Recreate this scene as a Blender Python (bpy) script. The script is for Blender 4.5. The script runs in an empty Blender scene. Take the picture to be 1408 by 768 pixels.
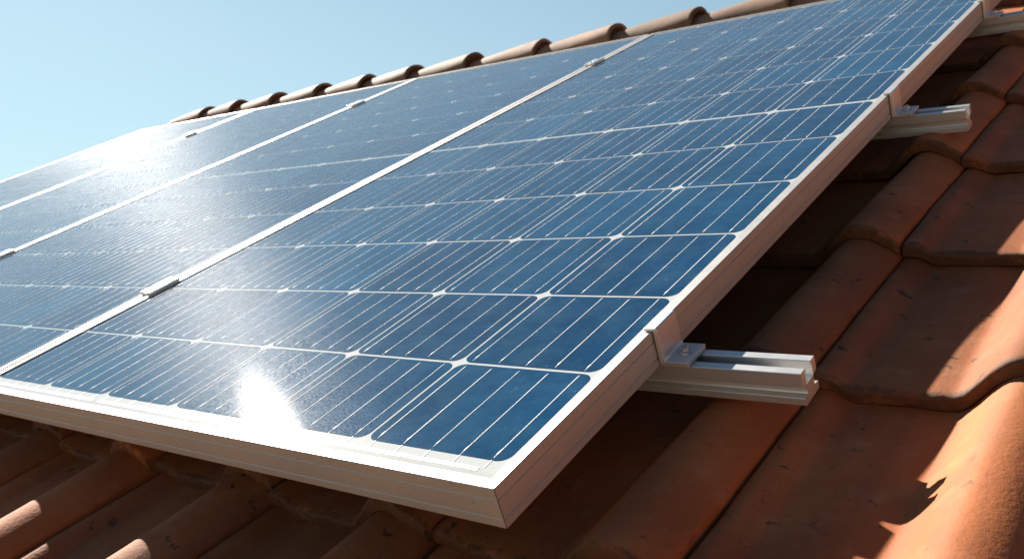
import bpy, bmesh, math, random
from mathutils import Matrix, Vector
random.seed(7)
scene = bpy.context.scene
COL = scene.collection
R = math.radians

# ------------------------------------------------------------------ frame of reference
# roof coordinates: x along the eaves (right), y up the slope, z out of the roof; the origin is the
# near top corner of the nearest solar panel. The roof pitch is 25 degrees.
PITCH = R(25)
HGT = 3.3
M = Matrix.Translation((0, 0, HGT)) @ Matrix.Rotation(PITCH, 4, 'X')

# ------------------------------------------------------------------ camera
cam_d = bpy.data.cameras.new('camera')
cam = bpy.data.objects.new('camera', cam_d)
COL.objects.link(cam)
Rm = ((0.7737916, 0.57379612, -0.26833668),
      (0.00408743, -0.42813209, -0.90370692),
      (-0.63342707, 0.69818402, -0.33363037))
cx, cy, cz = Vector(Rm[0]), -Vector(Rm[1]), -Vector(Rm[2])
C = Vector((0.47641619, -0.43366317, 0.39260665))
cm = Matrix(((cx.x, cy.x, cz.x, C.x), (cx.y, cy.y, cz.y, C.y), (cx.z, cy.z, cz.z, C.z), (0, 0, 0, 1)))
cam.matrix_world = M @ cm
cam_d.sensor_width = 36.0
cam_d.lens = 1267.374 / 1408 * 36.0
cam_d.clip_start = 0.02
cam_d.clip_end = 3000
cam_d.dof.use_dof = True
cam_d.dof.focus_distance = 0.95
cam_d.dof.aperture_fstop = 13
scene.camera = cam

# ------------------------------------------------------------------ sun and sky
S_roof = Vector((-0.794, 0.457, 0.402)).normalized()
S = (M.to_3x3() @ S_roof).normalized()
ELEV = math.asin(S.z)
AZ = math.atan2(S.x, S.y)
world = bpy.data.worlds.new('World')
scene.world = world
world.use_nodes = True
wt = world.node_tree
bg = wt.nodes['Background']
sky = wt.nodes.new('ShaderNodeTexSky')
sky.sky_type = 'NISHITA'
sky.sun_disc = False
sky.sun_elevation = ELEV
sky.sun_rotation = AZ
sky.altitude = 0
sky.air_density = 1.0
sky.dust_density = 0.5
sky.ozone_density = 2.0
tint = wt.nodes.new('ShaderNodeMix')
tint.data_type = 'RGBA'
tint.blend_type = 'MULTIPLY'
tint.inputs[0].default_value = 1.0
tint.inputs[7].default_value = (0.30, 0.42, 0.47, 1)
wt.links.new(sky.outputs[0], tint.inputs[6])
# summer haze thickening towards the horizon, all round
geo = wt.nodes.new('ShaderNodeTexCoord')
sepw = wt.nodes.new('ShaderNodeSeparateXYZ')
wt.links.new(geo.outputs['Generated'], sepw.inputs[0])
hz = wt.nodes.new('ShaderNodeMapRange')
hz.inputs['From Min'].default_value = 0.0
hz.inputs['From Max'].default_value = 0.78
hz.inputs['To Min'].default_value = 0.80
hz.inputs['To Max'].default_value = 0.0
wt.links.new(sepw.outputs['Z'], hz.inputs['Value'])
haze_mix = wt.nodes.new('ShaderNodeMix')
haze_mix.data_type = 'RGBA'
# haze scatters forward: bright on the sun's side of the sky, dull behind the camera
dotn = wt.nodes.new('ShaderNodeVectorMath')
dotn.operation = 'DOT_PRODUCT'
wt.links.new(geo.outputs['Generated'], dotn.inputs[0])
dotn.inputs[1].default_value = S
phase = wt.nodes.new('ShaderNodeValToRGB')
pm = wt.nodes.new('ShaderNodeMapRange')
pm.inputs['From Min'].default_value = -1.0
pm.inputs['From Max'].default_value = 1.0
wt.links.new(dotn.outputs['Value'], pm.inputs['Value'])
wt.links.new(pm.outputs[0], phase.inputs[0])
els = phase.color_ramp.elements
els[0].position, els[0].color = 0.45, (0.12, 0.12, 0.12, 1)
els[1].position, els[1].color = 0.97, (1, 1, 1, 1)
e_ = els.new(0.72); e_.color = (0.58, 0.63, 0.67, 1)
e_ = els.new(0.86); e_.color = (0.80, 0.83, 0.86, 1)
hazec = wt.nodes.new('ShaderNodeMix')
hazec.data_type = 'RGBA'
hazec.blend_type = 'MULTIPLY'
hazec.inputs[0].default_value = 1.0
hazec.inputs[6].default_value = (5.6, 7.6, 8.4, 1)
wt.links.new(phase.outputs[0], hazec.inputs[7])
wt.links.new(hazec.outputs[2], haze_mix.inputs[7])
wt.links.new(hz.outputs[0], haze_mix.inputs[0])
wt.links.new(tint.outputs[2], haze_mix.inputs[6])
wt.links.new(haze_mix.outputs[2], bg.inputs[0])
bg.inputs[1].default_value = 0.05

sun_d = bpy.data.lights.new('sun', 'SUN')
sun_d.energy = 5.0
sun_d.angle = R(0.53)
sun_d.color = (1.0, 0.92, 0.82)
sun = bpy.data.objects.new('sun', sun_d)
COL.objects.link(sun)
sun.rotation_euler = S.to_track_quat('Z', 'Y').to_euler()
sun.location = (-6, 2, 9)

scene.view_settings.view_transform = 'Standard'
scene.view_settings.look = 'None'
scene.view_settings.exposure = 1.45
scene.view_settings.gamma = 1.0

# ------------------------------------------------------------------ material helpers
def mat(name):
    m = bpy.data.materials.new(name)
    m.use_nodes = True
    nt = m.node_tree
    return m, nt, nt.nodes['Principled BSDF']

def N(nt, kind, **kw):
    n = nt.nodes.new(kind)
    for k, v in kw.items():
        if k.startswith('i_'):
            n.inputs[k[2:].replace('_', ' ')].default_value = v
        else:
            setattr(n, k, v)
    return n

def ramp(nt, src, stops, interp='LINEAR'):
    r = nt.nodes.new('ShaderNodeValToRGB')
    cr = r.color_ramp
    cr.interpolation = interp
    while len(cr.elements) < len(stops):
        cr.elements.new(0.5)
    for e, (p, c) in zip(cr.elements, stops):
        e.position = p
        e.color = c if len(c) == 4 else (*c, 1)
    nt.links.new(src, r.inputs[0])
    return r.outputs[0]

def mixc(nt, fac, a, b, mode='MIX'):
    n = nt.nodes.new('ShaderNodeMix')
    n.data_type = 'RGBA'
    n.blend_type = mode
    for s, v in ((0, fac), (6, a), (7, b)):
        if isinstance(v, (int, float)):
            n.inputs[s].default_value = v
        elif isinstance(v, tuple):
            n.inputs[s].default_value = (*v, 1) if len(v) == 3 else v
        else:
            nt.links.new(v, n.inputs[s])
    return n.outputs[2]

def math_(nt, op, a, b=0.0, clamp=False):
    n = nt.nodes.new('ShaderNodeMath')
    n.operation = op
    n.use_clamp = clamp
    for i, v in enumerate((a, b)):
        if isinstance(v, (int, float)):
            n.inputs[i].default_value = v
        else:
            nt.links.new(v, n.inputs[i])
    return n.outputs[0]

def obj_coord(nt, rnd=True, scale=(1, 1, 1)):
    tc = N(nt, 'ShaderNodeTexCoord')
    mp = N(nt, 'ShaderNodeMapping')
    nt.links.new(tc.outputs['Object'], mp.inputs[0])
    mp.inputs[3].default_value = scale
    if rnd:
        oi = N(nt, 'ShaderNodeObjectInfo')
        cmb = N(nt, 'ShaderNodeCombineXYZ')
        for i, k in enumerate((37.0, 91.0, 53.0)):
            nt.links.new(math_(nt, 'MULTIPLY', oi.outputs['Random'], k), cmb.inputs[i])
        nt.links.new(cmb.outputs[0], mp.inputs[1])
        return mp.outputs[0], oi.outputs['Random'], tc.outputs['Object']
    return mp.outputs[0], None, tc.outputs['Object']

def noise(nt, co, scale, detail=3, rough=0.5, dist=0.0):
    n = N(nt, 'ShaderNodeTexNoise')
    n.inputs['Scale'].default_value = scale
    n.inputs['Detail'].default_value = detail
    n.inputs['Roughness'].default_value = rough
    n.inputs['Distortion'].default_value = dist
    nt.links.new(co, n.inputs['Vector'])
    return n.outputs['Fac']

def bump(nt, h, strength, dist, prev=None):
    b = N(nt, 'ShaderNodeBump')
    b.inputs['Strength'].default_value = strength
    b.inputs['Distance'].default_value = dist
    nt.links.new(h, b.inputs['Height'])
    if prev is not None:
        nt.links.new(prev, b.inputs['Normal'])
    return b.outputs[0]

# ---- fired clay
def clay_material(name, c_main, c_alt, c_pale, grime=True):
    m, nt, b = mat(name)
    co, rnd, raw = obj_coord(nt)
    big = noise(nt, co, 7, 4, 0.55)
    mid = noise(nt, co, 28, 4, 0.6)
    c = mixc(nt, ramp(nt, big, [(0.35, (0, 0, 0)), (0.68, (1, 1, 1))]), c_main, c_alt)
    c = mixc(nt, math_(nt, 'MULTIPLY', ramp(nt, mid, [(0.5, (0, 0, 0)), (0.75, (1, 1, 1))]), 0.45), c, c_pale)
    tone = ramp(nt, rnd, [(0, (0.70, 0.70, 0.70)), (0.5, (0.98, 0.98, 0.98)), (1, (1.16, 1.10, 1.04))])
    c = mixc(nt, 1.0, c, tone, 'MULTIPLY')
    # lichen and soot specks
    sp = noise(nt, co, 62, 3, 0.62, 0.4)
    area = noise(nt, co, 9, 2, 0.5)
    spk = math_(nt, 'MULTIPLY', ramp(nt, sp, [(0.635, (0, 0, 0)), (0.68, (1, 1, 1))]),
                ramp(nt, area, [(0.42, (0.1, 0.1, 0.1)), (0.58, (1, 1, 1))]))
    c = mixc(nt, math_(nt, 'MULTIPLY', spk, 0.88), c, (0.030, 0.026, 0.018))
    fine = noise(nt, co, 210, 3, 0.6)
    spf = ramp(nt, fine, [(0.68, (0, 0, 0)), (0.74, (1, 1, 1))])
    c = mixc(nt, math_(nt, 'MULTIPLY', spf, 0.55), c, (0.07, 0.045, 0.03))
    # soft run-off streaks along the tile
    st, _, _ = obj_coord(nt, True, (26, 2.2, 6))
    streak = noise(nt, st, 1.0, 4, 0.6)
    c = mixc(nt, math_(nt, 'MULTIPLY', ramp(nt, streak, [(0.52, (0, 0, 0)), (0.72, (1, 1, 1))]), 0.38), c, (0.11, 0.055, 0.032))
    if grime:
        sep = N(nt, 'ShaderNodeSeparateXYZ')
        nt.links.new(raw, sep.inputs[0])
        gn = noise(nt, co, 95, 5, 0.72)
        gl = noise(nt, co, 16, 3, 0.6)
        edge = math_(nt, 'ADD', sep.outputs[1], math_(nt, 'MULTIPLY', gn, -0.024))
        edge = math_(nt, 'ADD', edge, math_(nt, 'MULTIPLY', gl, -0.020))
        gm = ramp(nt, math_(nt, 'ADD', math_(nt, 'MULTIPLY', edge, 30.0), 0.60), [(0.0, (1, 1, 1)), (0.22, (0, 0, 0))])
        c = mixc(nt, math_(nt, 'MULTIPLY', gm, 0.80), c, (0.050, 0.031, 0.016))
    nt.links.new(c, b.inputs['Base Color'])
    b.inputs['Roughness'].default_value = 0.74
    b.inputs['Specular IOR Level'].default_value = 0.32
    h = bump(nt, mid, 0.16, 0.004)
    h = bump(nt, fine, 0.4, 0.0012, h)
    h = bump(nt, noise(nt, co, 700, 2, 0.5), 0.25, 0.0006, h)
    nt.links.new(h, b.inputs['Normal'])
    return m

M_TILE = clay_material('fired_terracotta', (0.385, 0.128, 0.042), (0.26, 0.080, 0.025), (0.47, 0.22, 0.10))
M_RIDGE = clay_material('weathered_ridge_clay', (0.30, 0.165, 0.095), (0.22, 0.12, 0.07), (0.37, 0.255, 0.165), False)

# ---- aluminium
def metal_material(name, col, rough, metallic, grain=(1, 1, 1), spots=0.0, spec=0.5):
    m, nt, b = mat(name)
    co, rnd, raw = obj_coord(nt)
    n1 = noise(nt, co, 60, 3, 0.6)
    c = mixc(nt, math_(nt, 'MULTIPLY', n1, 0.35), col, tuple(v * 0.8 for v in col))
    if spots:
        d = noise(nt, co, 150, 3, 0.65)
        c = mixc(nt, math_(nt, 'MULTIPLY', ramp(nt, d, [(0.63, (0, 0, 0)), (0.72, (1, 1, 1))]), spots), c, (0.16, 0.13, 0.10))
    nt.links.new(c, b.inputs['Base Color'])
    b.inputs['Metallic'].default_value = metallic
    b.inputs['Specular IOR Level'].default_value = spec
    r = math_(nt, 'ADD', math_(nt, 'MULTIPLY', n1, 0.18), rough - 0.09)
    nt.links.new(r, b.inputs['Roughness'])
    g, _, _ = obj_coord(nt, True, grain)
    nt.links.new(bump(nt, noise(nt, g, 900, 2, 0.5), 0.12, 0.0004), b.inputs['Normal'])
    return m

M_FRAME = metal_material('anodised_frame', (0.54, 0.525, 0.50), 0.48, 0.6, (1, 1, 1), 0.45)
M_RAIL = metal_material('extruded_rail', (0.66, 0.66, 0.65), 0.40, 0.75, (0.02, 1, 1), 0.10)
M_CLAMP = metal_material('clamp_aluminium', (0.74, 0.74, 0.74), 0.38, 0.7, (1, 1, 1), 0.12)
M_BOLT = metal_material('stainless_bolt', (0.62, 0.62, 0.62), 0.26, 1.0)
M_TIN = metal_material('tinned_ribbon', (0.80, 0.80, 0.80), 0.42, 0.0, spec=0.06)

# ---- glass-covered laminate: a clear glossy coat over cell / backsheet
def laminate(name, kind):
    m, nt, b = mat(name)
    co, rnd, raw = obj_coord(nt)
    dust = noise(nt, co, 24, 5, 0.7)
    dustf = noise(nt, co, 420, 2, 0.6)
    if kind == 'cell':
        n1 = noise(nt, co, 9, 4, 0.6)
        c = mixc(nt, n1, (0.0004, 0.019, 0.055), (0.0015, 0.060, 0.150))
        tone = ramp(nt, rnd, [(0, (0.6, 0.72, 0.8)), (1, (1.3, 1.22, 1.15))])
        c = mixc(nt, 1.0, c, tone, 'MULTIPLY')
        sep = N(nt, 'ShaderNodeSeparateXYZ')
        nt.links.new(raw, sep.inputs[0])
        fin = math_(nt, 'SINE', math_(nt, 'MULTIPLY', sep.outputs[1], 2 * math.pi / 0.0021))
        c = mixc(nt, math_(nt, 'MULTIPLY', math_(nt, 'ADD', math_(nt, 'MULTIPLY', fin, 0.5), 0.5), 0.06), c, (0.05, 0.13, 0.19))
        b.inputs['Roughness'].default_value = 0.42
        b.inputs['Specular IOR Level'].default_value = 0.0
    else:
        c = mixc(nt, dust, (0.47, 0.49, 0.49), (0.53, 0.54, 0.53))
        sp_ = N(nt, 'ShaderNodeSeparateXYZ')
        nt.links.new(raw, sp_.inputs[0])
        lo = math_(nt, 'ADD', sp_.outputs[1], math_(nt, 'MULTIPLY', noise(nt, co, 45, 4, 0.7), -0.016))
        lo = ramp(nt, math_(nt, 'MULTIPLY', lo, 40.0), [(0.25, (1, 1, 1)), (0.62, (0, 0, 0))])
        c = mixc(nt, math_(nt, 'MULTIPLY', lo, 0.35), c, (0.30, 0.26, 0.20))
        b.inputs['Roughness'].default_value = 0.6
        b.inputs['Specular IOR Level'].default_value = 0.0
    # dust film, smears and dried drops on the glass
    film = ramp(nt, dust, [(0.40, (0, 0, 0)), (0.72, (1, 1, 1))])
    c = mixc(nt, math_(nt, 'MULTIPLY', film, 0.075), c, (0.20, 0.40, 0.50))
    c = mixc(nt, math_(nt, 'MULTIPLY', ramp(nt, dustf, [(0.64, (0, 0, 0)), (0.76, (1, 1, 1))]), 0.11), c, (0.24, 0.42, 0.50))
    v = N(nt, 'ShaderNodeTexVoronoi')
    v.inputs['Scale'].default_value = 55
    nt.links.new(co, v.inputs['Vector'])
    drop = ramp(nt, v.outputs['Distance'], [(0.05, (1, 1, 1)), (0.10, (0, 0, 0))])
    c = mixc(nt, math_(nt, 'MULTIPLY', math_(nt, 'MULTIPLY', drop, film), 0.18), c, (0.5, 0.52, 0.52))
    nt.links.new(c, b.inputs['Base Color'])
    # pebbled solar glass: a tight sun image, a weak wide lobe from dust and pebbling
    h = bump(nt, noise(nt, co, 620, 2, 0.6), 0.020, 0.0008)
    h = bump(nt, noise(nt, co, 14, 2, 0.5), 0.02, 0.001, h)
    nt.links.new(h, b.inputs['Normal'])
    g1 = N(nt, 'ShaderNodeBsdfGlossy', distribution='GGX')
    g1.inputs['Roughness'].default_value = 0.027
    g2 = N(nt, 'ShaderNodeBsdfGlossy', distribution='BECKMANN')
    g2.inputs['Roughness'].default_value = 0.31
    g3 = N(nt, 'ShaderNodeBsdfGlossy', distribution='BECKMANN')
    g3.inputs['Roughness'].default_value = 0.14
    for g_ in (g1, g2, g3):
        g_.inputs['Color'].default_value = (1, 1, 1, 1)
        nt.links.new(h, g_.inputs['Normal'])
    flake = ramp(nt, noise(nt, co, 520, 1, 0.5), [(0.42, (0.10, 0.10, 0.10)), (0.66, (1, 1, 1))])
    wide = math_(nt, 'MULTIPLY', flake, 0.017)
    gm0 = N(nt, 'ShaderNodeMixShader')
    spark = ramp(nt, noise(nt, co, 800, 1, 0.5), [(0.48, (0.12, 0.12, 0.12)), (0.60, (1, 1, 1))])
    nt.links.new(math_(nt, 'MULTIPLY', spark, 0.014), gm0.inputs[0])
    nt.links.new(g1.outputs[0], gm0.inputs[1])
    nt.links.new(g3.outputs[0], gm0.inputs[2])
    gm = N(nt, 'ShaderNodeMixShader')
    nt.links.new(wide, gm.inputs[0])
    nt.links.new(gm0.outputs[0], gm.inputs[1])
    nt.links.new(g2.outputs[0], gm.inputs[2])
    fr = N(nt, 'ShaderNodeFresnel')
    fr.inputs['IOR'].default_value = 1.47
    fin_ = N(nt, 'ShaderNodeMixShader')
    nt.links.new(fr.outputs[0], fin_.inputs[0])
    nt.links.new(b.outputs[0], fin_.inputs[1])
    nt.links.new(gm.outputs[0], fin_.inputs[2])
    nt.links.new(fin_.outputs[0], nt.nodes['Material Output'].inputs['Surface'])
    return m

M_CELL = laminate('silicon_under_glass', 'cell')
M_FINGER = metal_material('printed_finger', (0.13, 0.17, 0.20), 0.6, 0.0, spec=0.0)
M_SHEET = laminate('white_backsheet_under_glass', 'sheet')

def plain(name, col, rough=0.8, nscale=20, var=0.3):
    m, nt, b = mat(name)
    co, rnd, raw = obj_coord(nt, False)
    n1 = noise(nt, co, nscale, 5, 0.6)
    nt.links.new(mixc(nt, n1, tuple(v * (1 - var) for v in col), tuple(v * (1 + var) for v in col)), b.inputs['Base Color'])
    b.inputs['Roughness'].default_value = rough
    nt.links.new(bump(nt, n1, 0.3, 0.01), b.inputs['Normal'])
    return m

M_DECK = plain('roof_underlay', (0.05, 0.035, 0.028), 0.9, 40)
M_WALL = plain('lime_render', (0.62, 0.54, 0.43), 0.9, 6, 0.12)
M_GROUND = plain('dry_garden_soil', (0.36, 0.28, 0.18), 0.95, 0.6, 0.35)
M_WOOD = plain('verge_board', (0.20, 0.12, 0.07), 0.8, 14, 0.3)

# ------------------------------------------------------------------ mesh helpers
class MB:
    def __init__(s):
        s.v, s.f, s.mi, s.sm = [], [], [], []

    def add(s, verts, faces, mi=0, smooth=False):
        o = len(s.v)
        s.v += [tuple(p) for p in verts]
        for f in faces:
            s.f.append([i + o for i in f]); s.mi.append(mi); s.sm.append(smooth)

    def box(s, x0, x1, y0, y1, z0, z1, mi=0):
        s.add([(x0, y0, z0), (x1, y0, z0), (x1, y1, z0), (x0, y1, z0), (x0, y0, z1), (x1, y0, z1), (x1, y1, z1), (x0, y1, z1)],
              [(0, 3, 2, 1), (4, 5, 6, 7), (0, 1, 5, 4), (1, 2, 6, 5), (2, 3, 7, 6), (3, 0, 4, 7)], mi)

    def prism(s, poly, axis, a0, a1, mi=0, smooth=False):
        # poly: 2-D outline; axis 'x': (y,z) swept from x=a0 to a1; axis 'y': (x,z) swept along y; axis 'z': (x,y)
        n = len(poly)
        def P(p, a):
            return {'x': (a, p[0], p[1]), 'y': (p[0], a, p[1]), 'z': (p[0], p[1], a)}[axis]
        vs = [P(p, a0) for p in poly] + [P(p, a1) for p in poly]
        fs = [(i, (i + 1) % n, n + (i + 1) % n, n + i) for i in range(n)]
        s.add(vs, fs, mi, smooth)
        o = len(s.v) - 2 * n
        s.f.append([o + i for i in range(n)][::-1]); s.mi.append(mi); s.sm.append(False)
        s.f.append([o + n + i for i in range(n)]); s.mi.append(mi); s.sm.append(False)

    def lathe(s, prof, c, seg=24, mi=0, hexa=False):
        k = len(prof)
        vs = []
        for i in range(seg):
            a = 2 * math.pi * (i + .5) / seg
            vs += [(c[0] + r * math.cos(a), c[1] + r * math.sin(a), c[2] + z) for r, z in prof]
        fs = []
        for i in range(seg):
            j = (i + 1) % seg
            for q in range(k - 1):
                fs.append((i * k + q, j * k + q, j * k + q + 1, i * k + q + 1))
        s.add(vs, fs, mi, seg > 8)
        o = len(s.v) - seg * k
        s.f.append([o + i * k + k - 1 for i in range(seg)]); s.mi.append(mi); s.sm.append(False)

    def mesh(s, name, mats, bevel=0.0, segs=2):
        me = bpy.data.meshes.new(name)
        me.from_pydata(s.v, [], s.f)
        for m in mats:
            me.materials.append(m)
        me.polygons.foreach_set('material_index', s.mi)
        me.polygons.foreach_set('use_smooth', s.sm)
        bm = bmesh.new(); bm.from_mesh(me)
        bmesh.ops.recalc_face_normals(bm, faces=bm.faces)
        if bevel:
            es = [e for e in bm.edges if len(e.link_faces) == 2 and e.calc_face_angle(0) > R(35)]
            bmesh.ops.bevel(bm, geom=es, offset=bevel, segments=segs, affect='EDGES', profile=0.5, clamp_overlap=True)
        bm.to_mesh(me); bm.free()
        return me

def link(name, me, parent=None, loc=None, rot=None, roof=True):
    o = bpy.data.objects.new(name, me)
    COL.objects.link(o)
    T = Matrix.Identity(4)
    if loc is not None:
        T = Matrix.Translation(loc)
    if rot is not None:
        T = T @ rot
    if parent is not None:
        o.parent = parent
        o.matrix_basis = T
    else:
        o.matrix_basis = (M @ T) if roof else T
    return o

def tag(o, label, cat, group=None):
    o['label'] = label; o['category'] = cat
    if group:
        o['group'] = group
    return o

def copy_tree(o, parent=None):
    c = o.copy(); COL.objects.link(c)
    if parent is not None:
        c.parent = parent
    for ch in o.children:
        copy_tree(ch, c)
    return c

# ------------------------------------------------------------------ ground
g = MB()
nx = 24
for i in range(nx + 1):
    for j in range(nx + 1):
        g.v.append((-700 + 1400 * i / nx, -700 + 1400 * j / nx, 0))
for i in range(nx):
    for j in range(nx):
        a = i * (nx + 1) + j
        g.f.append([a, a + nx + 1, a + nx + 2, a + 1]); g.mi.append(0); g.sm.append(False)
o = link('ground', g.mesh('ground', [M_GROUND]), roof=False)
o['kind'] = 'structure'

# ------------------------------------------------------------------ house under the roof
X0, X1 = -4.36, 1.42          # verges
Y0, YR = -0.66, 2.50          # eave and ridge line in roof coordinates
house = link('house', None, loc=(0, 0, 0))
tag(house, 'house carrying the pitched roof of terracotta tiles under the solar panels', 'house')
MI = M.inverted()
d = MB()
dz = -0.172
d.box(X0 + .03, X1 - .03, Y0 + .03, YR + .02, dz - 0.03, dz)
link('roof_deck', d.mesh('roof_deck', [M_DECK]), house)
# back slope (falls away behind the ridge)
d = MB()
ridge_w = M @ Vector((0, YR + .02, dz - 0.015))
L2 = YR - Y0
bx = []
for (xx) in (X0 + .03, X1 - .03):
    for k in (0, 1):
        for t in (0.0, -0.03):
            p = Vector((xx, ridge_w.y + k * L2 * math.cos(PITCH) + .002, ridge_w.z - k * L2 * math.sin(PITCH) + t))
            bx.append(MI @ p)
d.add(bx, [(0, 2, 3, 1), (4, 5, 7, 6), (0, 4, 6, 2), (1, 3, 7, 5), (0, 1, 5, 4), (2, 6, 7, 3)])
link('back_slope', d.mesh('back_slope', [M_TILE]), house)
# walls in world space, brought into the house frame
eave_w = M @ Vector((0, Y0 + .25, dz - 0.06))
back_y = ridge_w.y + L2 * math.cos(PITCH) - .25
for (a, b_, c_, e_) in ((X0 + .12, X1 - .12, eave_w.y, eave_w.y + .2), (X0 + .12, X1 - .12, back_y - .2, back_y)):
    d = MB(); d.box(a, b_, c_, e_, 0, eave_w.z)
    d.v = [tuple(MI @ Vector(p)) for p in d.v]
    link('wall', d.mesh('wall', [M_WALL]), house)
for a in (X0 + .12, X1 - .32):
    d = MB()
    d.prism([(eave_w.y + .202, 0), (back_y - .202, 0), (back_y - .202, eave_w.z - .02), (ridge_w.y, ridge_w.z - .08), (eave_w.y + .202, eave_w.z - .02)], 'x', a, a + .2)
    d.v = [tuple(MI @ Vector(p)) for p in d.v]
    link('wall', d.mesh('wall', [M_WALL]), house)
for a in (X0, X1 - .028):
    d = MB(); d.box(a, a + .028, Y0 + .03, YR + .02, dz - .16, dz + .02)
    link('verge_board', d.mesh('verge_board', [M_WOOD]), house)

# ------------------------------------------------------------------ roof tiles
TW, TL, EXPO = 0.255, 0.385, 0.335
SEAM0, CRS0 = 0.110, 0.370

def sstep(t):
    t = max(0.0, min(1.0, t)); return t * t * (3 - 2 * t)

def tile_profile():
    pts = []
    for i in range(53):
        x = 0.0012 + (TW - 0.0028) * i / 52
        if x < 0.135:
            z = 0.0135 * (1 - sstep((x - 0.010) / 0.034))
            z += 0.0014 * math.sin((x / .135) * math.pi)
        else:
            t = (x - 0.135) / (TW - 0.0025 - 0.135)
            if t < .54:
                z = 0.0435 * sstep(t / .54) ** 0.9
            else:
                u = (t - .54) / .46
                z = 0.0185 + (0.0435 - 0.0185) * max(0.0, math.cos(u * math.pi / 2)) ** 0.95
        pts.append((x, z))
    return pts

PROF = tile_profile()

def tile_mesh(seed):
    rnd = random.Random(seed)
    th = 0.0185
    ph = [rnd.uniform(0, 6.28) for _ in range(6)]
    n = len(PROF)
    ys = [0.0, 0.0012, 0.0035, 0.0075, 0.014, 0.03, 0.06, 0.10, 0.15, 0.2, 0.25, 0.3, 0.345, TL]
    drop = [0.0050, 0.0024, 0.0009, 0.0002, 0, 0, 0, 0, 0, 0, 0, 0, 0, 0]
    b = MB()
    top, bot = [], []
    for yi, y in enumerate(ys):
        for k, (x, z) in enumerate(PROF):
            wob = 0.0009 * math.sin(x * 41 + ph[0] + y * 9) + 0.0007 * math.sin(y * 23 + ph[1] + x * 13)
            ed = 0.0009 * math.sin(x * 63 + ph[2]) + 0.0009 * math.sin(x * 171 + ph[3]) + 0.0007 * math.sin(x * 420 + ph[4])
            nearf = max(0, 1 - y / 0.03)
            # the roll of every tile flares very slightly at its lower end
            fl = 1 + 0.05 * max(0, 1 - y / 0.05) * (1 if x > .135 else 0)
            side = 0.0
            if k == 0 or k == n - 1:
                side = 0.0016
            top.append((x + 0.0006 * math.sin(y * 57 + ph[5]) * (k in (0, n - 1)), y + ed * nearf, z * fl + wob - drop[yi] - side - y * 0.058))
    for yi, y in enumerate(ys):
        for k, (x, z) in enumerate(PROF):
            ed = 0.0009 * math.sin(x * 63 + ph[2]) + 0.0009 * math.sin(x * 171 + ph[3])
            bot.append((x, y + (ed + 0.001) * max(0, 1 - y / 0.03), z - th - y * 0.058 + (0.002 if yi == 0 else 0)))
    nt_ = len(top)
    b.v = top + bot
    for yi in range(len(ys) - 1):
        for k in range(n - 1):
            a = yi * n + k
            b.f.append([a, a + 1, a + n + 1, a + n]); b.mi.append(0); b.sm.append(True)
            a2 = nt_ + a
            b.f.append([a2, a2 + n, a2 + n + 1, a2 + 1]); b.mi.append(0); b.sm.append(True)
    for k in range(n - 1):
        b.f.append([k, nt_ + k, nt_ + k + 1, k + 1]); b.mi.append(0); b.sm.append(False)
        a = (len(ys) - 1) * n + k
        b.f.append([a, a + 1, nt_ + a + 1, nt_ + a]); b.mi.append(0); b.sm.append(False)
    for yi in range(len(ys) - 1):
        for k in (0, n - 1):
            a = yi * n + k
            b.f.append([a, a + n, nt_ + a + n, nt_ + a]); b.mi.append(0); b.sm.append(False)
    return b.mesh('terracotta_tile', [M_TILE])

TILES = [tile_mesh(s) for s in (3, 11, 29, 57)]
ORD = ['first', 'second', 'third', 'fourth', 'fifth', 'sixth', 'seventh', 'eighth', 'ninth', 'tenth', 'eleventh', 'twelfth', 'thirteenth',
       'fourteenth', 'fifteenth', 'sixteenth', 'seventeenth', 'eighteenth', 'nineteenth']
PAN_Z = -0.1115
trnd = random.Random(5)

def tile_label(col, row):
    # col 0 is the column whose left seam runs below the free right edge of the panels
    where = {-3: 'in the lowest course', -2: 'in the course below the near panel corner', -1: 'in the course the lowest rail crosses',
             0: 'one course above the lowest rail', 1: 'just below the middle rail', 2: 'in the course the middle rail crosses',
             3: 'one course above the middle rail', 4: 'in the course the top rail crosses', 5: 'one course above the top rail',
             6: 'in the cut course under the ridge'}[row]
    if col == 0:
        side = 'first column right of panel edge'
    elif col > 0:
        side = ORD[col] + ' column right of panel edge'
    elif col == -1:
        side = 'column just under panel edge'
    else:
        side = ORD[-col - 1] + ' column in under panels'
    return 'terracotta tile, ' + side + ', ' + where

def tile_wanted(col, row):
    x = SEAM0 + TW * col
    if x < X0 or x + TW > X1:
        return False
    if col >= -2:
        return True
    if row <= 0 and col >= -6:
        return True
    if row <= -1:
        return col >= -9
    if row >= 6:
        return True
    return False

for row in range(-3, 7):
    for col in range(-18, 5):
        if not tile_wanted(col, row):
            continue
        x = SEAM0 + TW * col
        y = CRS0 + EXPO * row + trnd.uniform(-.007, .007)
        rot = Matrix.Rotation(R(trnd.uniform(-.6, .6)), 4, 'Z') @ Matrix.Rotation(R(trnd.uniform(-.25, .25)), 4, 'Y')
        me = TILES[trnd.randrange(4)]
        if y + TL > YR + .03:
            rot = rot @ Matrix.Scale((YR + .03 - y) / TL, 4, (0, 1, 0))
        o = link('terracotta_tile', me, None, (x + trnd.uniform(-.0008, .0008), y, PAN_Z + trnd.uniform(-.001, .001)), rot)
        tag(o, tile_label(col, row), 'roof tile', 'terracotta roof tiles')

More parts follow.
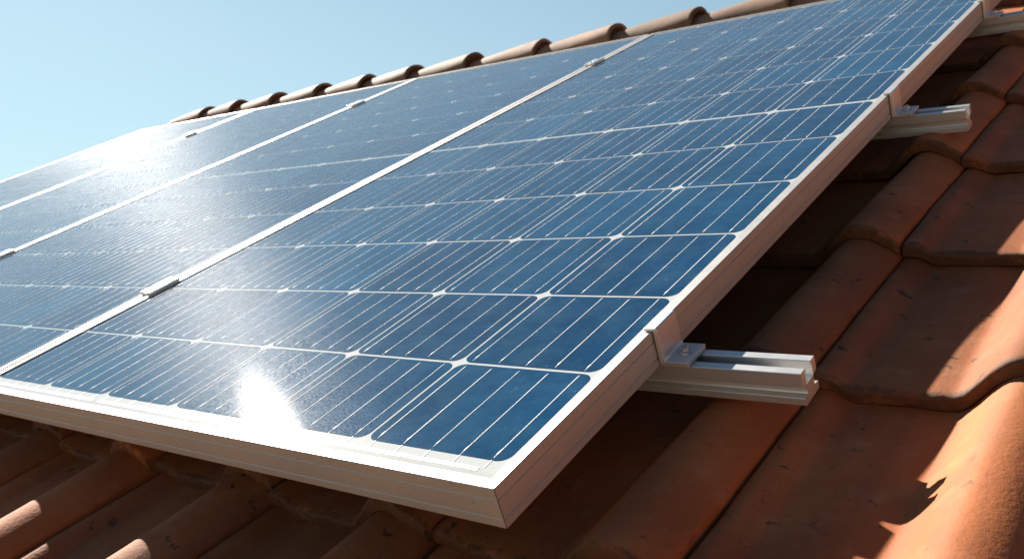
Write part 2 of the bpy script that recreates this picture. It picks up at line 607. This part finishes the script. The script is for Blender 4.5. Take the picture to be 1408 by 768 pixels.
# ------------------------------------------------------------------ ridge tiles
def ridge_mesh(seed):
    rnd = random.Random(seed)
    b = MB()
    L = 0.385
    na = 30
    xs = [0, .004, .02, .06, .12, .2, .28, .34, .372, .381, L]
    rad = lambda x: 0.073 + 0.020 * (x / L)
    ph = rnd.uniform(0, 6)
    rings = []
    for inner in (0, 1):
        for xi, x in enumerate(xs):
            for i in range(na + 1):
                a = R(-14) + (math.pi + R(28)) * i / na
                r = rad(x) - (0.013 if inner else 0) + 0.0010 * math.sin(a * 5 + x * 17 + ph)
                if not inner and xi in (0, len(xs) - 1):
                    r -= 0.003
                b.v.append((x + 0.002 * math.sin(a * 4 + ph) * (x > .3), r * math.cos(a), r * math.sin(a)))
    n = na + 1
    k = len(xs) * n
    for xi in range(len(xs) - 1):
        for i in range(na):
            a = xi * n + i
            b.f.append([a, a + n, a + n + 1, a + 1]); b.mi.append(0); b.sm.append(True)
            b.f.append([k + a, k + a + 1, k + a + n + 1, k + a + n]); b.mi.append(0); b.sm.append(True)
        for i in (0, na):
            a = xi * n + i
            b.f.append([a, k + a, k + a + n, a + n]); b.mi.append(0); b.sm.append(False)
    for i in range(na):
        b.f.append([i, i + 1, k + i + 1, k + i]); b.mi.append(0); b.sm.append(False)
        a = (len(xs) - 1) * n + i
        b.f.append([a, k + a, k + a + 1, a + 1]); b.mi.append(0); b.sm.append(False)
    return b.mesh('ridge_tile', [M_RIDGE])

RID = [ridge_mesh(s) for s in (1, 2, 3)]
RZ = 0.010 - 0.094
open_x = [-3.976, -3.69, -3.355, -3.005, -2.683, -2.388, -2.043, -1.687, -1.347, -1.018, -0.68, -0.345, 0.0, 0.335, 0.67, 1.005, 1.34]
tilt = Matrix.Rotation(-PITCH, 4, 'X')
for i, ox in enumerate(open_x):
    L = 0.385
    start = ox - L if i else -4.34
    if i == 0:
        sc = Matrix.Scale((ox - start) / L, 4, (1, 0, 0))
    else:
        sc = Matrix.Identity(4)
    rot = tilt @ Matrix.Rotation(R(-2.6), 4, 'Y') @ sc
    if i == 0:
        lab = 'half-round ridge tile closing the far left end of the ridge'
    else:
        lab = 'half-round clay ridge tile, ' + ORD[i] + ' from the far left end of ridge'
    o = link('ridge_tile', RID[i % 3], None, (start, YR + trnd.uniform(-.004, .004), RZ - 0.009 + trnd.uniform(-.002, .002)), rot)
    tag(o, lab, 'ridge tile', 'clay ridge tiles')

# ------------------------------------------------------------------ solar panels
PW, PL, PH = 1.0410, 2.2080, 0.0392
LIP = 0.0130
LAM = -0.0026
ROWS = [0.0375, 0.186, 0.350, 0.526, 0.707, 0.895, 1.0763, 1.262, 1.449, 1.628, 1.811, 1.999, 2.183]
COLS = [-0.0165, -0.1931, -0.3660, -0.5345, -0.6990, -0.8630, -1.0265]

def frame_mesh():
    # profile: (distance inward from the outer face, z)
    g_, gd = 0.0011, 0.0011
    prof = [(0, -0.0007), (0.0007, 0), (LIP - .0012, 0), (LIP, -0.0012), (LIP, LAM - 0.0005), (LIP - .002, LAM - 0.0006), (LIP - .002, -PH + .0018),
            (0.030, -PH + .0018), (0.030, -PH), (0.0006, -PH), (0, -PH + .0006)]
    for zc in (-0.0300, -0.0112):
        prof += [(0, zc - g_), (gd, zc - g_ * .4), (gd, zc + g_ * .4), (0, zc + g_)]
    n = len(prof)
    b = MB()
    e = 0.00045
    # corners in order, with direction of each member
    def member(p0, p1, inward):
        d = (Vector(p1) - Vector(p0)).normalized()
        vs = []
        for (base, sgn) in ((p0, 1), (p1, -1)):
            for (s_, z) in prof:
                q = Vector(base) + Vector(inward) * s_ + d * sgn * (s_ + e)
                vs.append((q.x, q.y, z))
        fs = [(i, (i + 1) % n, n + (i + 1) % n, n + i) for i in range(n)]
        b.add(vs, fs)
        o_ = len(b.v) - 2 * n
        for off, rev in ((0, True), (n, False)):
            f = [o_ + off + i for i in range(n)]
            b.f.append(f[::-1] if rev else f); b.mi.append(0); b.sm.append(False)
    member((0, 0), (-PW, 0), (0, 1))
    member((-PW, 0), (-PW, PL), (1, 0))
    member((-PW, PL), (0, PL), (0, -1))
    member((0, PL), (0, 0), (-1, 0))
    return b.mesh('frame', [M_FRAME])

def cell_mesh(w, h, seed):
    # origin at the lower right corner of the cell; extends to -x and +y
    rnd = random.Random(seed)
    b = MB()
    r = 0.0125
    pts = []
    for (cx_, cy_, a0) in ((-r, r, -90), (-r, h - r, 0), (-w + r, h - r, 90), (-w + r, r, 180)):
        for k in range(6):
            a = R(a0 + 90 * k / 5)
            pts.append((cx_ + r * math.cos(a), cy_ + r * math.sin(a)))
    b.prism(pts, 'z', 0.0, 0.0003, 0)
    # five tinned busbars, rounded, with solder pads; faint dashed lines in between
    sp = w * 0.2085
    x_first = -w * 0.0895
    for k in range(5):
        xc = x_first - sp * k
        hw = 0.00066 * rnd.uniform(0.85, 1.15)
        y0, y1 = 0.0065 + rnd.uniform(-.002, .002), h - 0.0035 + rnd.uniform(-.002, .003)
        stops = [(y0 - .0045, .5), (y0, .9), (y0 + .002, 1.9), (y0 + .004, 1.8), (y0 + .008, 1.0)]
        for q in range(1, 9):
            stops.append((y0 + (y1 - y0) * q / 9, rnd.uniform(.85, 1.15)))
        stops += [(y1 - .003, 1.2), (y1, .5)]
        vs, fs = [], []
        arc = 5
        for (yy, s_) in stops:
            dx = rnd.uniform(-.00004, .00004)
            for a in range(arc):
                t = math.pi * a / (arc - 1)
                vs.append((xc + dx + hw * s_ * math.cos(t), yy, 0.00028 + 0.00042 * min(s_, 1.2) * math.sin(t)))
        for i in range(len(stops) - 1):
            for a in range(arc - 1):
                q = i * arc + a
                fs.append((q, q + 1, q + arc + 1, q + arc))
        b.add(vs, fs, 1, True)
        if k < 4:
            xm = xc - sp / 2
            yy = 0.006
            while yy < h - 0.012:
                ln = rnd.uniform(0.002, 0.008)
                if rnd.random() < .35:
                    ww = rnd.uniform(.00004, .00011)
                    b.add([(xm - ww, yy, .00042), (xm + ww, yy, .00042), (xm + ww, yy + ln, .00042), (xm - ww, yy + ln, .00042)], [(0, 1, 2, 3)], 2)
                yy += ln + rnd.uniform(.002, .007)
    return b.mesh('cell', [M_CELL, M_TIN, M_FINGER])

def ribbon_mesh():
    b = MB()
    z = LAM + 0.0002
    rnd = random.Random(4)
    # string connectors in the lower margin, with gaps between them
    for (xa, xb) in ((-0.036, -0.345), (-0.362, -0.690), (-0.705, -1.010)):
        n = 40
        vs, fs = [], []
        for i in range(n + 1):
            x = xa + (xb - xa) * i / n
            a = 0.0212 + rnd.uniform(-.0004, .0004)
            c = 0.0262 + rnd.uniform(-.0004, .0004)
            vs += [(x, a, z), (x, c, z + rnd.uniform(0, .00025))]
        for i in range(n):
            fs.append((2 * i, 2 * i + 2, 2 * i + 3, 2 * i + 1))
        b.add(vs, fs)
    for c in range(6):
        w = COLS[c] - COLS[c + 1] - 0.0026
        x0 = COLS[c] - (0.0013 if c else 0)
        for k in range(5):
            xc = x0 - w * 0.0895 - w * .2085 * k
            b.add([(xc - .0005, .0262, z + .0002), (xc + .0005, .0262, z + .0002), (xc + .0005, .0375, z + .0002), (xc - .0005, .0375, z + .0002)], [(0, 1, 2, 3)])
    return b.mesh('bus_ribbon', [M_TIN])

def make_panel():
    root = link('solar_panel', None)
    link('frame', frame_mesh(), root)
    b = MB()
    e = LIP - .0015
    b.box(-PW + e, -e, e, PL - e, LAM - 0.005, LAM)
    link('backsheet', b.mesh('backsheet', [M_SHEET]), root)
    link('bus_ribbon', ribbon_mesh(), root)
    gx, gy = 0.0018, 0.0021
    for r_ in range(12):
        for c in range(6):
            xr = COLS[c] - (gx if c else 0)
            xl = COLS[c + 1] + (gx if c < 5 else 0)
            yb = ROWS[r_] + (gy if r_ else 0)
            yt = ROWS[r_ + 1] - (gy if r_ < 11 else 0)
            if r_ == 6: yb += 0.0028
            if r_ == 5: yt -= 0.0028
            link('cell', cell_mesh(xr - xl, yt - yb, r_ * 10 + c), root, (xr, yb, LAM))
    return root

panel = make_panel()
plabels = ['nearest dark blue solar panel, its free right edge and silver corner above the tiles',
           'second solar panel from the near right edge, left of the nearest one',
           'third solar panel from the near right edge, crossed by the pale far sun glare',
           'farthest solar panel at the left end of the row, against the sky']
for k in range(4):
    p = panel if k == 0 else copy_tree(panel)
    jit = [(0, 0), (0.05, -0.10), (-0.06, 0.1), (0.05, 0.05)][k]
    p.matrix_basis = M @ Matrix.Translation((-1.0505 * k, 0, 0)) @ Matrix.Rotation(R(jit[0]), 4, 'Y')
    tag(p, plabels[k], 'solar panel', 'solar panels in a row on the roof')

# ------------------------------------------------------------------ mounting rails
RAILP = [(0.0006, 0), (0, -0.0006), (0, -0.0136), (0.0008, -0.0144), (0.0086, -0.0158), (0.0092, -0.0176), (0.0092, -0.0246), (0.0086, -0.0258), (0.0012, -0.0264),
         (0.0008, -0.0270), (0.0008, -0.0340), (0.0014, -0.0346), (0.0346, -0.0346), (0.0352, -0.0340), (0.0352, -0.0270), (0.0274, -0.0258), (0.0268, -0.0246),
         (0.0268, -0.0176), (0.0274, -0.0158), (0.0356, -0.0144), (0.0360, -0.0136), (0.0360, -0.0006), (0.0354, 0), (0.0256, 0), (0.0250, -0.0006),
         (0.0250, -0.0030), (0.0272, -0.0042), (0.0272, -0.0150), (0.0262, -0.0160), (0.0098, -0.0160), (0.0088, -0.0150), (0.0088, -0.0042), (0.0110, -0.0030), (0.0110, -0.0006), (0.0104, 0)]

def rail(y, xe, label):
    b = MB()
    b.prism(RAILP, 'x', -4.24 - xe, 0.0)
    me = b.mesh('mounting_rail', [M_RAIL])
    o = link('mounting_rail', me, None, (xe, y, -PH - 0.0003), Matrix.Rotation(R(0.0), 4, 'Z'))
    tag(o, label, 'rail', 'aluminium mounting rails')

rail(0.2720, 0.1455, 'lowest aluminium rail, its slotted sunlit end jutting out nearest the camera')
rail(1.0900, 0.1110, 'middle aluminium rail sticking out beside the mid line of the panel')
rail(1.7830, 0.1450, 'top aluminium rail in the upper right corner of the picture')

# ------------------------------------------------------------------ end clamps
def make_end_clamp():
    root = link('end_clamp', None)
    b = MB()
    out = [(-0.0085, 0.0006), (-0.0085, 0.0034), (0.0052, 0.0038), (0.0066, 0.0026), (0.0070, -0.0305), (0.0086, -0.0336), (0.0330, -0.0336), (0.0330, -0.0388), (0.0022, -0.0388), (0.0016, -0.0375), (0.0016, 0.0006)]
    b.prism(out, 'y', -0.0205, 0.0205)
    link('bracket', b.mesh('bracket', [M_CLAMP], 0.0005, 2), root)
    b = MB()
    b.lathe([(0.0001, 0), (0.0074, 0), (0.0074, 0.0012), (0.0060, 0.0018), (0.0056, 0.0018)], (0, 0, 0), 28)
    w = link('washer', b.mesh('washer', [M_BOLT]), root, (0.0195, 0.0015, -0.0336))
    b = MB()
    b.lathe([(0.0052, 0), (0.0052, 0.0042), (0.0044, 0.0050), (0.0026, 0.0050), (0.0022, 0.0034), (0.0003, 0.0034)], (0, 0, 0), 6)
    link('bolt', b.mesh('bolt', [M_BOLT]), root, (0.0195, 0.0015, -0.0318), Matrix.Rotation(R(17), 4, 'Z'))
    return root

ec = make_end_clamp()
for k, (y, lab) in enumerate(((0.2885, 'bent metal end clamp bolted to the lowest rail, nearest the camera'),
                              (1.1085, 'bent metal end clamp gripping the panel edge on the middle rail'),
                              (1.8000, 'bent metal end clamp on the top rail in the upper right corner'))):
    o = ec if k == 0 else copy_tree(ec)
    o.matrix_basis = M @ Matrix.Translation((0, y, 0))
    tag(o, lab, 'clamp', 'end clamps on the free panel edge')

# ------------------------------------------------------------------ mid clamps
def make_mid_clamp():
    root = link('mid_clamp', None)
    b = MB()
    out = [(-0.0170, 0.0006), (-0.0170, 0.0040), (-0.0152, 0.0058), (-0.0060, 0.0066), (-0.0042, 0.0060), (-0.0036, 0.0030), (0.0036, 0.0030), (0.0042, 0.0060), (0.0060, 0.0066), (0.0152, 0.0058), (0.0170, 0.0040), (0.0170, 0.0006),
           (0.0034, 0.0004), (0.0032, -0.0300), (-0.0032, -0.0300), (-0.0034, 0.0004)]
    b.prism(out, 'y', -0.031, 0.031)
    link('bracket', b.mesh('bracket', [M_CLAMP], 0.0004, 2), root)
    b = MB()
    b.lathe([(0.0046, 0), (0.0046, 0.0036), (0.0040, 0.0042), (0.0022, 0.0042), (0.0020, 0.0028), (0.0003, 0.0028)], (0, 0, 0), 6)
    link('bolt', b.mesh('bolt', [M_BOLT]), root, (0, 0, 0.0030))
    return root

mc = make_mid_clamp()
for k, (x, y, lab) in enumerate(((-1.0458, 0.3470, 'mid clamp low on the seam between the two nearest panels'),
                                 (-1.0458, 1.8560, 'mid clamp high on the seam between the two nearest panels'),
                                 (-2.0963, 0.5130, 'mid clamp at the left picture edge between second and third panel'),
                                 (-2.0963, 1.8600, 'mid clamp high on the seam between second and third panel'),
                                 (-3.1468, 1.8300, 'mid clamp high on the farthest panel seam, near the sky'))):
    o = mc if k == 0 else copy_tree(mc)
    o.matrix_basis = M @ Matrix.Translation((x, y, 0))
    tag(o, lab, 'clamp', 'mid clamps between the panels')
